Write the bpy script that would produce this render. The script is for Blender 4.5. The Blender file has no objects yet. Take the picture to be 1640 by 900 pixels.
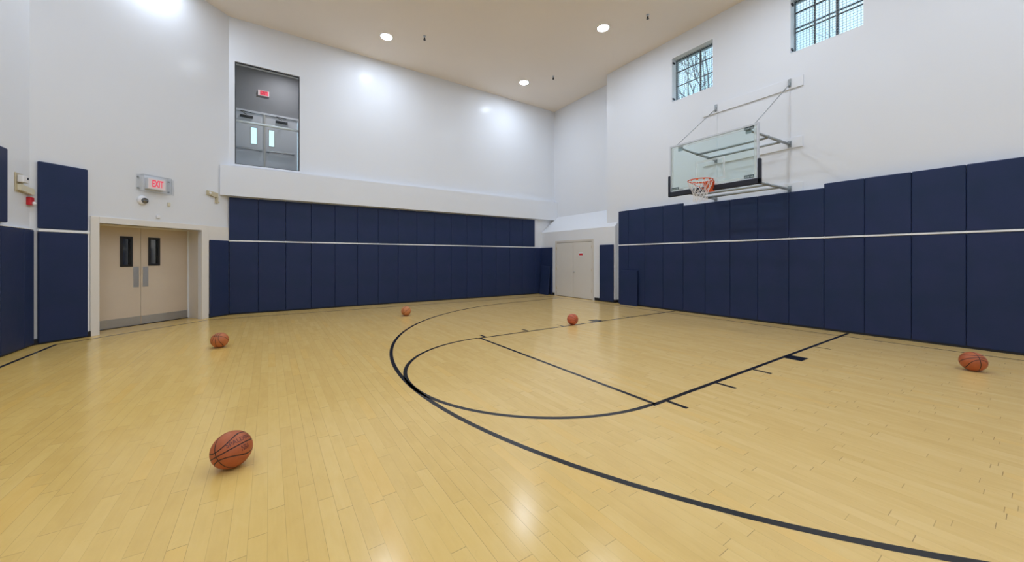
import bpy, bmesh, math, random
from mathutils import Vector, Matrix
random.seed(7)
C = bpy.context.scene.collection
sc = bpy.context.scene
PI = math.pi

# ------------------------------------------------------------------ materials
def nmat(name):
    m = bpy.data.materials.new(name); m.use_nodes = True
    nt = m.node_tree; b = nt.nodes['Principled BSDF']
    return m, nt, b

def link(nt, a, b): nt.links.new(a, b)

def mat(name, col, rough=0.5, metal=0.0, var=0.06, scale=3.0, bump=0.0, bscale=40.0, spec=0.5, coat=0.0, ior=1.45):
    """principled with a gentle procedural tint variation and optional bump"""
    m, nt, b = nmat(name)
    tc = nt.nodes.new('ShaderNodeTexCoord')
    nz = nt.nodes.new('ShaderNodeTexNoise'); nz.inputs['Scale'].default_value = scale; nz.inputs['Detail'].default_value = 3
    link(nt, tc.outputs['Object'], nz.inputs['Vector'])
    mx = nt.nodes.new('ShaderNodeMix'); mx.data_type = 'RGBA'
    c = list(col) + [1]
    mx.inputs['A'].default_value = [max(0, v * (1 - var)) for v in col] + [1]
    mx.inputs['B'].default_value = [min(1, v * (1 + var)) for v in col] + [1]
    link(nt, nz.outputs['Fac'], mx.inputs['Factor'])
    link(nt, mx.outputs['Result'], b.inputs['Base Color'])
    b.inputs['Roughness'].default_value = rough
    b.inputs['Metallic'].default_value = metal
    b.inputs['Specular IOR Level'].default_value = spec
    b.inputs['Coat Weight'].default_value = coat
    b.inputs['IOR'].default_value = ior
    if bump > 0:
        n2 = nt.nodes.new('ShaderNodeTexNoise'); n2.inputs['Scale'].default_value = bscale; n2.inputs['Detail'].default_value = 4
        link(nt, tc.outputs['Object'], n2.inputs['Vector'])
        bp = nt.nodes.new('ShaderNodeBump'); bp.inputs['Strength'].default_value = bump; bp.inputs['Distance'].default_value = 0.01
        link(nt, n2.outputs['Fac'], bp.inputs['Height']); link(nt, bp.outputs['Normal'], b.inputs['Normal'])
    return m

def emit(name, col, s):
    m, nt, b = nmat(name)
    b.inputs['Base Color'].default_value = [min(.8, c * .8) for c in col] + [1]
    b.inputs['Emission Color'].default_value = list(col) + [1]
    b.inputs['Emission Strength'].default_value = s
    return m

def glass(name, tint, refl=0.08, rough=0.02):
    m = bpy.data.materials.new(name); m.use_nodes = True; nt = m.node_tree; nt.nodes.clear()
    o = nt.nodes.new('ShaderNodeOutputMaterial'); mx = nt.nodes.new('ShaderNodeMixShader')
    t = nt.nodes.new('ShaderNodeBsdfTransparent'); g = nt.nodes.new('ShaderNodeBsdfGlossy')
    t.inputs['Color'].default_value = list(tint) + [1]; g.inputs['Roughness'].default_value = rough
    lw = nt.nodes.new('ShaderNodeLayerWeight'); lw.inputs['Blend'].default_value = 0.5
    f5 = M_(nt, 'POWER', lw.outputs['Facing'], 5.0)
    link(nt, M_(nt, 'MULTIPLY_ADD', f5, 1.0 - refl, refl), mx.inputs[0])
    link(nt, t.outputs[0], mx.inputs[1]); link(nt, g.outputs[0], mx.inputs[2]); link(nt, mx.outputs[0], o.inputs[0])
    return m

def M_(nt, op, a, b=None, c=None):
    n = nt.nodes.new('ShaderNodeMath'); n.operation = op
    for i, v in enumerate((a, b, c)):
        if v is None: continue
        if isinstance(v, (int, float)): n.inputs[i].default_value = v
        else: link(nt, v, n.inputs[i])
    return n.outputs[0]

def floor_material():
    m, nt, b = nmat('maple_floor')
    tc = nt.nodes.new('ShaderNodeTexCoord'); sp = nt.nodes.new('ShaderNodeSeparateXYZ')
    link(nt, tc.outputs['Object'], sp.inputs[0]); X, Y = sp.outputs[0], sp.outputs[1]
    W = 0.083
    r = M_(nt, 'DIVIDE', X, W); row = M_(nt, 'FLOOR', r); fr = M_(nt, 'FRACT', r)
    wn = nt.nodes.new('ShaderNodeTexWhiteNoise'); wn.noise_dimensions = '1D'; link(nt, row, wn.inputs['W'])
    rr = M_(nt, 'ADD', row, 37.3)
    wn2 = nt.nodes.new('ShaderNodeTexWhiteNoise'); wn2.noise_dimensions = '1D'; link(nt, rr, wn2.inputs['W'])
    L = M_(nt, 'MULTIPLY_ADD', wn.outputs['Value'], 0.60, 0.50)
    q = M_(nt, 'DIVIDE', M_(nt, 'MULTIPLY_ADD', wn2.outputs['Value'], 5.0, Y), L)
    bid = M_(nt, 'FLOOR', q); fq = M_(nt, 'FRACT', q)
    cv = nt.nodes.new('ShaderNodeCombineXYZ'); link(nt, row, cv.inputs[0]); link(nt, bid, cv.inputs[1])
    wb = nt.nodes.new('ShaderNodeTexWhiteNoise'); wb.noise_dimensions = '2D'; link(nt, cv.outputs[0], wb.inputs['Vector'])
    # grain, stretched along the boards
    mp = nt.nodes.new('ShaderNodeMapping'); mp.inputs['Scale'].default_value = (60, 3.0, 1)
    off = nt.nodes.new('ShaderNodeCombineXYZ'); link(nt, M_(nt, 'MULTIPLY', wb.outputs['Value'], 40.0), off.inputs[1])
    av = nt.nodes.new('ShaderNodeVectorMath'); av.operation = 'ADD'
    link(nt, tc.outputs['Object'], av.inputs[0]); link(nt, off.outputs[0], av.inputs[1]); link(nt, av.outputs[0], mp.inputs['Vector'])
    g = nt.nodes.new('ShaderNodeTexNoise'); g.inputs['Scale'].default_value = 1.0; g.inputs['Detail'].default_value = 5; g.inputs['Roughness'].default_value = 0.6
    link(nt, mp.outputs[0], g.inputs['Vector'])
    # slow patches of amber finish
    pn = nt.nodes.new('ShaderNodeTexNoise'); pn.inputs['Scale'].default_value = 0.9; pn.inputs['Detail'].default_value = 3
    link(nt, tc.outputs['Object'], pn.inputs['Vector'])
    mr = nt.nodes.new('ShaderNodeMapRange'); link(nt, X, mr.inputs['Value'])
    mr.inputs['From Min'].default_value = 3.5; mr.inputs['From Max'].default_value = 9.0
    # cloudy figure inside each board
    mp2 = nt.nodes.new('ShaderNodeMapping'); mp2.inputs['Scale'].default_value = (13, 4.5, 1); link(nt, av.outputs[0], mp2.inputs['Vector'])
    cl = nt.nodes.new('ShaderNodeTexNoise'); cl.inputs['Scale'].default_value = 1.0; cl.inputs['Detail'].default_value = 4; cl.inputs['Distortion'].default_value = 0.6
    link(nt, mp2.outputs[0], cl.inputs['Vector'])
    t = M_(nt, 'ADD', M_(nt, 'MULTIPLY', wb.outputs['Value'], 0.20), M_(nt, 'MULTIPLY', g.outputs['Fac'], 0.22))
    t = M_(nt, 'ADD', t, M_(nt, 'MULTIPLY', cl.outputs['Fac'], 0.42))
    t = M_(nt, 'ADD', t, M_(nt, 'MULTIPLY', pn.outputs['Fac'], 0.16))
    t = M_(nt, 'SUBTRACT', t, M_(nt, 'MULTIPLY', mr.outputs[0], 0.06))
    cr = nt.nodes.new('ShaderNodeValToRGB'); link(nt, t, cr.inputs[0])
    e = cr.color_ramp.elements
    e[0].position = 0.15; e[0].color = FLOOR[0]
    e[1].position = 0.85; e[1].color = FLOOR[2]
    k = cr.color_ramp.elements.new(0.5); k.color = FLOOR[1]
    # multiply tint: boards turn more yellow towards the left of the hall
    hs = nt.nodes.new('ShaderNodeMix'); hs.data_type = 'RGBA'; hs.blend_type = 'MULTIPLY'
    link(nt, M_(nt, 'MULTIPLY', mr.outputs[0], 1.0), hs.inputs['Factor']); link(nt, cr.outputs[0], hs.inputs['A'])
    hs.inputs['B'].default_value = (0.97, 0.94, 0.70, 1)
    am = nt.nodes.new('ShaderNodeMix'); am.data_type = 'RGBA'; am.blend_type = 'MULTIPLY'
    link(nt, M_(nt, 'MULTIPLY', M_(nt, 'GREATER_THAN', wb.outputs['Value'], 0.94), 0.32), am.inputs['Factor']); link(nt, hs.outputs['Result'], am.inputs['A']); am.inputs['B'].default_value = (1.0, 0.86, 0.55, 1)
    # joints
    wid = 0.0011
    edge = M_(nt, 'MINIMUM', fr, M_(nt, 'SUBTRACT', 1.0, fr))
    je = M_(nt, 'LESS_THAN', M_(nt, 'MULTIPLY', edge, W), wid)
    gaprow = M_(nt, 'MULTIPLY_ADD', M_(nt, 'POWER', wn.outputs['Value'], 3.0), 0.75, 0.16)
    gaprow = M_(nt, 'MULTIPLY', gaprow, M_(nt, 'MULTIPLY_ADD', mr.outputs[0], 0.75, 0.35))
    je = M_(nt, 'MULTIPLY', je, gaprow)
    eq = M_(nt, 'MULTIPLY', M_(nt, 'MINIMUM', fq, M_(nt, 'SUBTRACT', 1.0, fq)), L)
    jq = M_(nt, 'LESS_THAN', eq, 0.0017)
    jq = M_(nt, 'MULTIPLY', jq, M_(nt, 'MULTIPLY_ADD', wb.outputs['Value'], 0.45, 0.22))
    jj = M_(nt, 'MAXIMUM', je, jq)
    # scuffs: short thin marks, from a stretched voronoi
    vo = nt.nodes.new('ShaderNodeTexNoise'); vo.inputs['Scale'].default_value = 9.0; vo.inputs['Detail'].default_value = 2
    vo.inputs['Distortion'].default_value = 3.0
    link(nt, tc.outputs['Object'], vo.inputs['Vector'])
    d = M_(nt, 'ABSOLUTE', M_(nt, 'SUBTRACT', vo.outputs['Fac'], 0.5))
    s1 = M_(nt, 'LESS_THAN', d, 0.0025)
    v2 = nt.nodes.new('ShaderNodeTexNoise'); v2.inputs['Scale'].default_value = 5.0; link(nt, tc.outputs['Object'], v2.inputs['Vector'])
    s1 = M_(nt, 'MULTIPLY', s1, M_(nt, 'GREATER_THAN', v2.outputs['Fac'], 0.63))
    jj = M_(nt, 'MAXIMUM', jj, M_(nt, 'MULTIPLY', s1, 0.22))
    mj = nt.nodes.new('ShaderNodeMix'); mj.data_type = 'RGBA'
    link(nt, jj, mj.inputs['Factor']); link(nt, am.outputs['Result'], mj.inputs['A'])
    mj.inputs['B'].default_value = (0.09, 0.05, 0.02, 1)
    link(nt, mj.outputs['Result'], b.inputs['Base Color'])
    rn = nt.nodes.new('ShaderNodeTexNoise'); rn.inputs['Scale'].default_value = 2.5; rn.inputs['Detail'].default_value = 4
    link(nt, tc.outputs['Object'], rn.inputs['Vector'])
    link(nt, M_(nt, 'MULTIPLY_ADD', rn.outputs['Fac'], 0.10, 0.145), b.inputs['Roughness'])
    b.inputs['Specular IOR Level'].default_value = 0.42
    bp = nt.nodes.new('ShaderNodeBump'); bp.inputs['Strength'].default_value = 0.12; bp.inputs['Distance'].default_value = 0.002
    link(nt, M_(nt, 'SUBTRACT', M_(nt, 'MULTIPLY', g.outputs['Fac'], 0.25), jj), bp.inputs['Height'])
    link(nt, bp.outputs['Normal'], b.inputs['Normal'])
    return m

def ball_material(name, base, dark):
    m, nt, b = nmat(name)
    tc = nt.nodes.new('ShaderNodeTexCoord'); nv = nt.nodes.new('ShaderNodeVectorMath'); nv.operation = 'NORMALIZE'
    link(nt, tc.outputs['Object'], nv.inputs[0])
    sp = nt.nodes.new('ShaderNodeSeparateXYZ'); link(nt, nv.outputs[0], sp.inputs[0]); x, y, z = sp.outputs
    az, ax = M_(nt, 'ABSOLUTE', z), M_(nt, 'ABSOLUTE', x)
    x2, y2 = M_(nt, 'MULTIPLY', x, x), M_(nt, 'MULTIPLY', y, y)
    s2 = M_(nt, 'DIVIDE', x2, M_(nt, 'ADD', M_(nt, 'ADD', x2, y2), 1e-5))
    curve = M_(nt, 'MULTIPLY_ADD', s2, 0.38, 0.235)
    dc = M_(nt, 'ABSOLUTE', M_(nt, 'SUBTRACT', az, curve))
    dmin = M_(nt, 'MINIMUM', M_(nt, 'MINIMUM', az, ax), dc)
    mr = nt.nodes.new('ShaderNodeMapRange'); mr.interpolation_type = 'SMOOTHSTEP'
    link(nt, dmin, mr.inputs['Value']); mr.inputs['From Min'].default_value = 0.022; mr.inputs['From Max'].default_value = 0.036
    mx = nt.nodes.new('ShaderNodeMix'); mx.data_type = 'RGBA'; link(nt, mr.outputs[0], mx.inputs['Factor'])
    mx.inputs['A'].default_value = list(dark) + [1]
    nz = nt.nodes.new('ShaderNodeTexNoise'); nz.inputs['Scale'].default_value = 18; link(nt, tc.outputs['Object'], nz.inputs['Vector'])
    m2 = nt.nodes.new('ShaderNodeMix'); m2.data_type = 'RGBA'; link(nt, nz.outputs['Fac'], m2.inputs['Factor'])
    m2.inputs['A'].default_value = [v * 0.82 for v in base] + [1]; m2.inputs['B'].default_value = [v * 1.15 for v in base] + [1]
    link(nt, m2.outputs['Result'], mx.inputs['B']); link(nt, mx.outputs['Result'], b.inputs['Base Color'])
    b.inputs['Roughness'].default_value = 0.5; b.inputs['Specular IOR Level'].default_value = 0.4
    vo = nt.nodes.new('ShaderNodeTexVoronoi'); vo.inputs['Scale'].default_value = 330; link(nt, tc.outputs['Object'], vo.inputs['Vector'])
    h = M_(nt, 'ADD', M_(nt, 'MULTIPLY', mr.outputs[0], 1.0), M_(nt, 'MULTIPLY', vo.outputs['Distance'], -0.35))
    bp = nt.nodes.new('ShaderNodeBump'); bp.inputs['Strength'].default_value = 0.7; bp.inputs['Distance'].default_value = 0.002
    link(nt, h, bp.inputs['Height']); link(nt, bp.outputs['Normal'], b.inputs['Normal'])
    return m

def pad_material():
    m = mat('navy_vinyl', (0.018, 0.031, 0.088), 0.48, var=0.0, scale=2.0, bump=0.5, bscale=3.2, spec=0.25)
    mx = [n for n in m.node_tree.nodes if n.type == 'MIX'][0]
    mx.inputs['A'].default_value = (0.012, 0.029, 0.072, 1); mx.inputs['B'].default_value = (0.025, 0.034, 0.108, 1)
    return m

FLOOR = ((0.64, 0.425, 0.15, 1), (0.73, 0.51, 0.20, 1), (0.79, 0.585, 0.27, 1))
MAT = {
 'wall': mat('wall_paint', (0.73, 0.752, 0.797), 0.21, var=0.015, scale=0.6, bump=0.03, bscale=18, spec=0.08),
 'ceil': mat('ceiling_paint', (0.82, 0.745, 0.665), 0.7, var=0.03, scale=0.5),
 'cream': mat('cream_paint', (0.75, 0.72, 0.68), 0.4, var=0.03, scale=1.2),
 'door': mat('beige_door_laminate', (0.60, 0.51, 0.41), 0.42, var=0.05, scale=2.0),
 'gdoor': mat('grey_door_paint', (0.66, 0.64, 0.61), 0.45, var=0.03, scale=1.5),
 'gtrim': mat('grey_door_frame_paint', (0.62, 0.59, 0.55), 0.4, var=0.03),
 'vinyl': mat('black_vinyl_base', (0.012, 0.013, 0.018), 0.45),
 'pad': pad_material(),
 'padedge': mat('dark_navy_vinyl', (0.012, 0.015, 0.03), 0.6),
 'white': mat('white_metal', (0.82, 0.84, 0.88), 0.35, var=0.02),
 'board': mat('white_painted_board', (0.73, 0.752, 0.797), 0.35, var=0.02, spec=0.3),
 'steel': mat('brushed_steel', (0.50, 0.52, 0.56), 0.33, metal=0.85, var=0.05, scale=20),
 'pipe': mat('grey_steel_tube', (0.33, 0.36, 0.38), 0.4, metal=0.55, var=0.05),
 'alu': mat('satin_aluminium', (0.55, 0.58, 0.62), 0.4, metal=0.6, var=0.03),
 'black': mat('black_metal', (0.012, 0.012, 0.015), 0.45),
 'dark': mat('dark_bronze_frame', (0.03, 0.04, 0.055), 0.4),
 'rim': mat('orange_rim_paint', (0.66, 0.10, 0.03), 0.4, var=0.08),
 'net': mat('white_net_cord', (0.75, 0.74, 0.76), 0.7),
 'red': mat('red_plastic', (0.55, 0.02, 0.03), 0.4),
 'redtext': emit('lit_red_letters', (1.0, 0.06, 0.13), 0.45),
 'signface': emit('lit_sign_face', (1.0, 0.80, 0.80), 0.12),
 'signred': emit('lit_red_sign_face', (1.0, 0.10, 0.17), 0.45),
 'ivory': mat('ivory_plastic', (0.70, 0.66, 0.52), 0.5),
 'tan': mat('tan_steel_bracket', (0.55, 0.48, 0.33), 0.45, metal=0.2),
 'plastic': mat('white_plastic', (0.80, 0.80, 0.82), 0.35),
 'line': mat('navy_black_line_paint', (0.010, 0.009, 0.011), 0.2, var=0.2),
 'dglass': mat('dark_door_glass', (0.02, 0.025, 0.03), 0.06, spec=1.0, ior=1.9),
 'lens': emit('lamp_lens', (0.85, 0.967, 1.13), 240.0),
 'lens2': emit('added_corridor_lamp_lens', (1.0, 0.97, 1.02), 120.0),
 'ring': mat('lamp_trim_ring', (0.8, 0.8, 0.78), 0.4),
 'hall': mat('corridor_grey_paint', (0.30, 0.305, 0.325), 0.6, var=0.03),
 'halldoor': mat('corridor_door_paint', (0.74, 0.75, 0.80), 0.45, var=0.03),
 'hallceil': mat('corridor_ceiling', (0.30, 0.27, 0.24), 0.8),
 'floor': floor_material(),
 'bglass': glass('backboard_glass', (0.90, 0.965, 0.955), 0.03, 0.08),
 'pane': glass('clear_window_glass', (0.96, 0.985, 0.985), 0.02, 0.03),
 'pane2': glass('hazy_window_glass', (0.96, 0.985, 0.985), 0.02, 0.35),
 'poly': glass('clear_polycarbonate', (0.97, 0.975, 0.98), 0.025, 0.15),
 'bark': mat('grey_bark', (0.10, 0.11, 0.13), 0.8, var=0.3, scale=12),
 'snow': mat('pale_ground', (0.35, 0.36, 0.33), 0.9, var=0.2),
 'ltext': mat('ball_lettering_ink', (0.13, 0.035, 0.025), 0.5),
 'plate': mat('dark_green_black_plate', (0.02, 0.045, 0.06), 0.4),
 'silver': mat('pale_lettering', (0.45, 0.55, 0.58), 0.5),
}

# ------------------------------------------------------------------ mesh helpers
def V(*a): return Vector(a)

class Frame:
    """a vertical plane: origin o, unit direction t along it, unit normal n into the hall"""
    def __init__(s, o, t, n): s.o = V(*o); s.t = V(*t); s.n = V(*n)
    def p(s, u, d, z):
        q = s.o + s.t * u + s.n * d
        return V(q.x, q.y, z)
BACK = Frame((0, -7.8), (1, 0), (0, 1))
RIGHT = Frame((-2.14, 0), (0, 1), (1, 0))
LEFT = Frame((10.68, 0), (0, 1), (-1, 0))
DIAG = Frame((10.142, -5.97), (-0.72093, -0.69301), (-0.69301, 0.72093))
HALL = Frame((0, -9.7), (1, 0), (0, 1))
WORLD = Frame((0, 0), (1, 0), (0, 1))

def box(bm, F, u0, u1, d0, d1, z0, z1, bev=0.0, seg=2):
    t = bmesh.new()
    vs = [t.verts.new(F.p(u, d, z)) for z in (z0, z1) for (u, d) in ((u0, d0), (u1, d0), (u1, d1), (u0, d1))]
    for f in ((0, 3, 2, 1), (4, 5, 6, 7), (0, 1, 5, 4), (1, 2, 6, 5), (2, 3, 7, 6), (3, 0, 4, 7)):
        t.faces.new([vs[i] for i in f])
    bmesh.ops.recalc_face_normals(t, faces=t.faces)
    if bev > 0:
        bmesh.ops.bevel(t, geom=list(t.edges), offset=bev, segments=seg, profile=0.5, affect='EDGES')
    merge(bm, t)

def merge(bm, t):
    me = bpy.data.meshes.new('tmp'); t.to_mesh(me); t.free(); bm.from_mesh(me); bpy.data.meshes.remove(me)

def tube(bm, pts, r, n=10, cap=True, closed=False):
    pts = [Vector(p) for p in pts]; rings = []
    rad = r if isinstance(r, (list, tuple)) else [r] * len(pts)
    up = None
    N = len(pts)
    for i, p in enumerate(pts):
        if closed: d = (pts[(i + 1) % N] - pts[i - 1]).normalized()
        else: d = (pts[min(i + 1, N - 1)] - pts[max(i - 1, 0)]).normalized()
        if up is None:
            a = Vector((0, 0, 1)) if abs(d.z) < 0.9 else Vector((1, 0, 0))
        else: a = up
        s = d.cross(a).normalized(); up = s.cross(d).normalized()
        rings.append([bm.verts.new(p + (s * math.cos(2 * PI * k / n) + up * math.sin(2 * PI * k / n)) * rad[i]) for k in range(n)])
    for i in range(N if closed else N - 1):
        a, b = rings[i], rings[(i + 1) % N]
        for k in range(n): bm.faces.new((a[k], a[(k + 1) % n], b[(k + 1) % n], b[k]))
    if cap and not closed:
        bm.faces.new(rings[0][::-1]); bm.faces.new(rings[-1])

def disc_lathe(bm, c, axis, prof, n=32):
    """prof: list of (radius, height along axis)"""
    c = Vector(c); ax = Vector(axis).normalized()
    a = Vector((0, 0, 1)) if abs(ax.z) < 0.9 else Vector((1, 0, 0))
    s = ax.cross(a).normalized(); t = s.cross(ax)
    rings = []
    for r, h in prof:
        if r <= 1e-6: rings.append([bm.verts.new(c + ax * h)])
        else: rings.append([bm.verts.new(c + ax * h + (s * math.cos(2 * PI * k / n) + t * math.sin(2 * PI * k / n)) * r) for k in range(n)])
    for i in range(len(rings) - 1):
        a, b = rings[i], rings[i + 1]
        for k in range(n):
            k2 = (k + 1) % n
            if len(a) == 1 and len(b) == 1: continue
            if len(a) == 1: bm.faces.new((a[0], b[k2], b[k]))
            elif len(b) == 1: bm.faces.new((a[k], a[k2], b[0]))
            else: bm.faces.new((a[k], a[k2], b[k2], b[k]))

def prism(bm, poly, f):
    """poly list of 2D points, f(p, side) -> 3D point for side 0/1"""
    a = [bm.verts.new(f(p, 0)) for p in poly]; b = [bm.verts.new(f(p, 1)) for p in poly]; n = len(poly)
    bm.faces.new(a); bm.faces.new(b[::-1])
    for i in range(n): bm.faces.new((a[i], b[i], b[(i + 1) % n], a[(i + 1) % n]))

def link_obj(name, bm, m, parent=None, smooth=False, origin='base'):
    bmesh.ops.recalc_face_normals(bm, faces=bm.faces)
    me = bpy.data.meshes.new(name)
    if parent is not None: o0 = parent.matrix_world_loc
    elif origin == 'base' and len(bm.verts):
        xs = [v.co.x for v in bm.verts]; ys = [v.co.y for v in bm.verts]; zs = [v.co.z for v in bm.verts]
        o0 = Vector(((min(xs) + max(xs)) / 2, (min(ys) + max(ys)) / 2, min(zs)))
    else: o0 = Vector((0, 0, 0))
    for v in bm.verts: v.co -= o0
    bm.to_mesh(me); bm.free()
    me.materials.append(MAT[m] if isinstance(m, str) else m)
    if smooth:
        for p in me.polygons: p.use_smooth = True
    o = bpy.data.objects.new(name, me); C.objects.link(o)
    return o, o0

class Node:
    def __init__(s, o, loc): s.o = o; s.matrix_world_loc = loc

def make(name, bm, m, parent=None, smooth=False, label=None, origin='base'):
    o, loc = link_obj(name, bm, m, parent, smooth, origin)
    if parent is not None: o.parent = parent.o
    else: o.location = loc
    if label: o['label'] = label
    return Node(o, loc)

def root(name, loc):
    o = bpy.data.objects.new(name, None); C.objects.link(o); o.location = loc; o.empty_display_size = 0.1
    return Node(o, Vector(loc))

def tag(nd, label, cat, group=None):
    nd.o['label'] = label; nd.o['category'] = cat
    if group: nd.o['group'] = group
    return nd

def struct(nd, label=None):
    nd.o['kind'] = 'structure'
    if label: nd.o['label'] = label
    return nd

def bmnew(): return bmesh.new()

def boxes(name, F, lst, m, parent=None, bev=0.0, **k):
    bm = bmnew()
    for b in lst: box(bm, F, *b, bev=bev)
    return make(name, bm, m, parent, **k)

def slab(bm, F, u0, u1, z0, z1, d0, d1, holes):
    us = sorted({u0, u1, *[h[0] for h in holes], *[h[1] for h in holes]})
    zs = sorted({z0, z1, *[h[2] for h in holes], *[h[3] for h in holes]})
    for i in range(len(us) - 1):
        for j in range(len(zs) - 1):
            cu, cz = (us[i] + us[i + 1]) / 2, (zs[j] + zs[j + 1]) / 2
            if any(h[0] < cu < h[1] and h[2] < cz < h[3] for h in holes): continue
            box(bm, F, us[i], us[i + 1], d0, d1, zs[j], zs[j + 1])

def text_mesh(body, size, spacing=1.0, bold=0.0):
    cu = bpy.data.curves.new('lettering_source', 'FONT'); cu.body = body; cu.size = size
    cu.align_x = 'CENTER'; cu.align_y = 'CENTER'; cu.space_character = spacing; cu.offset = bold
    cu.resolution_u = 3
    o = bpy.data.objects.new('lettering_source', cu); C.objects.link(o)
    dg = bpy.context.evaluated_depsgraph_get(); ev = o.evaluated_get(dg); me = ev.to_mesh()
    vs = [v.co.copy() for v in me.vertices]; fs = [tuple(p.vertices) for p in me.polygons]
    ev.to_mesh_clear(); bpy.data.objects.remove(o); bpy.data.curves.remove(cu)
    return vs, fs

def lettering(bm, body, size, f, bold=0.0, sx=1.0, spacing=1.0, sub=0):
    vs, fs = text_mesh(body, size, spacing, bold)
    t = bmesh.new(); w = [t.verts.new(v) for v in vs]
    for q in fs:
        try: t.faces.new([w[i] for i in q])
        except ValueError: pass
    if sub:
        bmesh.ops.triangulate(t, faces=t.faces)
        bmesh.ops.subdivide_edges(t, edges=list(t.edges), cuts=sub, use_grid_fill=True)
    for v in t.verts: v.co = f(v.co.x * sx, v.co.y)
    merge(bm, t)

# ------------------------------------------------------------------ the room
CEIL = 7.68; YF = 8.2; XL = 10.68
bm = bmnew(); box(bm, WORLD, -3.1, 11.2, -8.6, YF + 0.3, -0.12, 0.0)
floor = struct(make('floor', bm, 'floor', origin='none'), 'pale maple strip gym floor with black court lines')
bm = bmnew(); box(bm, WORLD, -3.1, 11.2, -8.1, YF + 0.3, CEIL, CEIL + 0.2)
struct(make('ceiling', bm, 'ceil'), 'tan painted flat ceiling with recessed lamps')

# right wall (basket wall)
W1 = (-2.03, -0.88, 5.89, 7.13); W2 = (0.79, 1.975, 5.95, 7.17)
bm = bmnew(); slab(bm, RIGHT, -4.415, YF, 0, CEIL, -0.36, 0, [W1, W2])
struct(make('wall_right', bm, 'wall'), 'white wall behind the basketball hoop')
# plywood furring that carries the pads
struct(boxes('trim_1', RIGHT, [(-3.77, YF, 0.0, 0.135, 0.0, 2.85)], 'board'), 'white furring board behind the right wall pads')
# set-back part of the right wall near the far corner
bm = bmnew(); box(bm, RIGHT, -8.0, -4.40, -0.9, -0.56, 2.5, CEIL); struct(make('wall_recess', bm, 'wall'), 'white set-back wall above the closet bump-out')
# closet bump-out with sloped top
bm = bmnew()
def bump(y0, y1, poly): prism(bm, poly, lambda p, s: V(p[0], (y0, y1)[s], p[1]))
full = [(-2.0, 0), (-2.0, 2.507), (-2.72, 3.20), (-2.72, 0)]
bump(-7.8, -6.885, full)
bump(-6.885, -4.905, [(-2.0, 2.12), (-2.0, 2.507), (-2.72, 3.20), (-2.72, 2.12)])
bump(-4.905, -4.415, full)
bump(-4.415, -3.95, [(-2.0, 0), (-2.0, 2.507), (-2.141, 2.645), (-2.141, 0)])
box(bm, WORLD, -2.72, -2.2, -6.885, -4.905, 0, 2.12)
struct(make('wall_alcove', bm, 'wall'), 'white closet bump-out with a sloped top in the far corner')

# back wall
WI = (6.665, 8.115, 3.90, 6.56)
bm = bmnew(); slab(bm, BACK, -3.0, 8.31, 0, CEIL, -0.2, 0, [WI])
struct(make('wall_back', bm, 'wall'), 'white far wall with the upper corridor window')
bm = bmnew(); box(bm, BACK, -2.70, 8.40, 0, 0.2, 3.045, 3.80)
struct(make('trim_2', bm, 'wall'), 'white boxed soffit running along the far wall')
# diagonal wall with door recess
bm = bmnew(); slab(bm, DIAG, -0.757, 2.66, 0, CEIL, -0.10, 0, [(0.12, 1.965, -1, 2.12)])
slab(bm, DIAG, -0.757, 2.66, 0, 2.8, -0.85, -0.60, [])
struct(make('wall_corner', bm, 'wall'), 'white diagonal wall holding the double exit doors')
# left and front walls (front wall is behind the camera)
bm = bmnew(); box(bm, LEFT, -5.47, YF, -0.25, 0, 0, CEIL); struct(make('wall_left', bm, 'wall'))
bm = bmnew(); box(bm, WORLD, -2.5, 10.95, YF, YF + 0.25, 0, CEIL); struct(make('wall_front', bm, 'wall'))

# door recess lining and casing
bm = bmnew()
prism(bm, [(1.965, 0.0), (2.09, -0.60), (2.14, -0.60), (2.02, 0.0)], lambda p, s: DIAG.p(p[0], p[1], (0, 2.14)[s]))
prism(bm, [(0.12, 0.0), (0.13, -0.60), (0.08, -0.60), (0.07, 0.0)], lambda p, s: DIAG.p(p[0], p[1], (0, 2.14)[s]))
prism(bm, [(0.12, 0.0), (0.13, -0.60), (2.09, -0.60), (1.965, 0.0)], lambda p, s: DIAG.p(p[0], p[1], (2.12, 2.16)[s]))
struct(make('trim_3', bm, 'cream'), 'cream painted lining of the door recess')
bm = bmnew()
box(bm, DIAG, -0.007, 0.12, 0, 0.022, 0, 2.24, bev=0.004)
box(bm, DIAG, 1.962, 2.125, 0, 0.022, 0, 2.24, bev=0.004)
box(bm, DIAG, 0.12, 1.962, 0, 0.022, 2.12, 2.24, bev=0.004)
struct(make('trim_4', bm, 'cream'), 'wide cream casing around the double exit doors')
bm = bmnew(); box(bm, DIAG, 2.125, 2.64, 0, 0.020, 1.88, 2.24)
struct(make('trim_5', bm, 'cream'), 'cream painted panel to the right of the door casing')
# white rails between the pad rows
RW = dict(back=(1.885, 1.918), right=(1.855, 1.888))
def rail(n, F, u0, u1, d1, z0, z1, lab): struct(boxes('trim_%d' % n, F, [(u0, u1, 0.0, d1, z0, z1)], 'white', bev=0.003), lab)
rail(6, BACK, -1.61, 8.23, 0.060, 1.887, 1.918, 'white rail between the pad rows of the far wall')
rail(7, RIGHT, -3.77, 3.83, 0.204, 1.858, 1.889, 'white rail between the pad rows of the right wall')
bm = bmnew(); box(bm, DIAG, -0.67, -0.035, 0, 0.058, 1.905, 1.950, bev=0.003); box(bm, DIAG, -0.05, -0.03, 0, 0.03, 0.10, 1.95)
struct(make('trim_8', bm, 'white'), 'white rail between the two pads left of the exit doors')
rail(9, LEFT, -5.42, -4.3, 0.058, 1.925, 1.94, 'white rail on top of the left wall pads')

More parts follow.
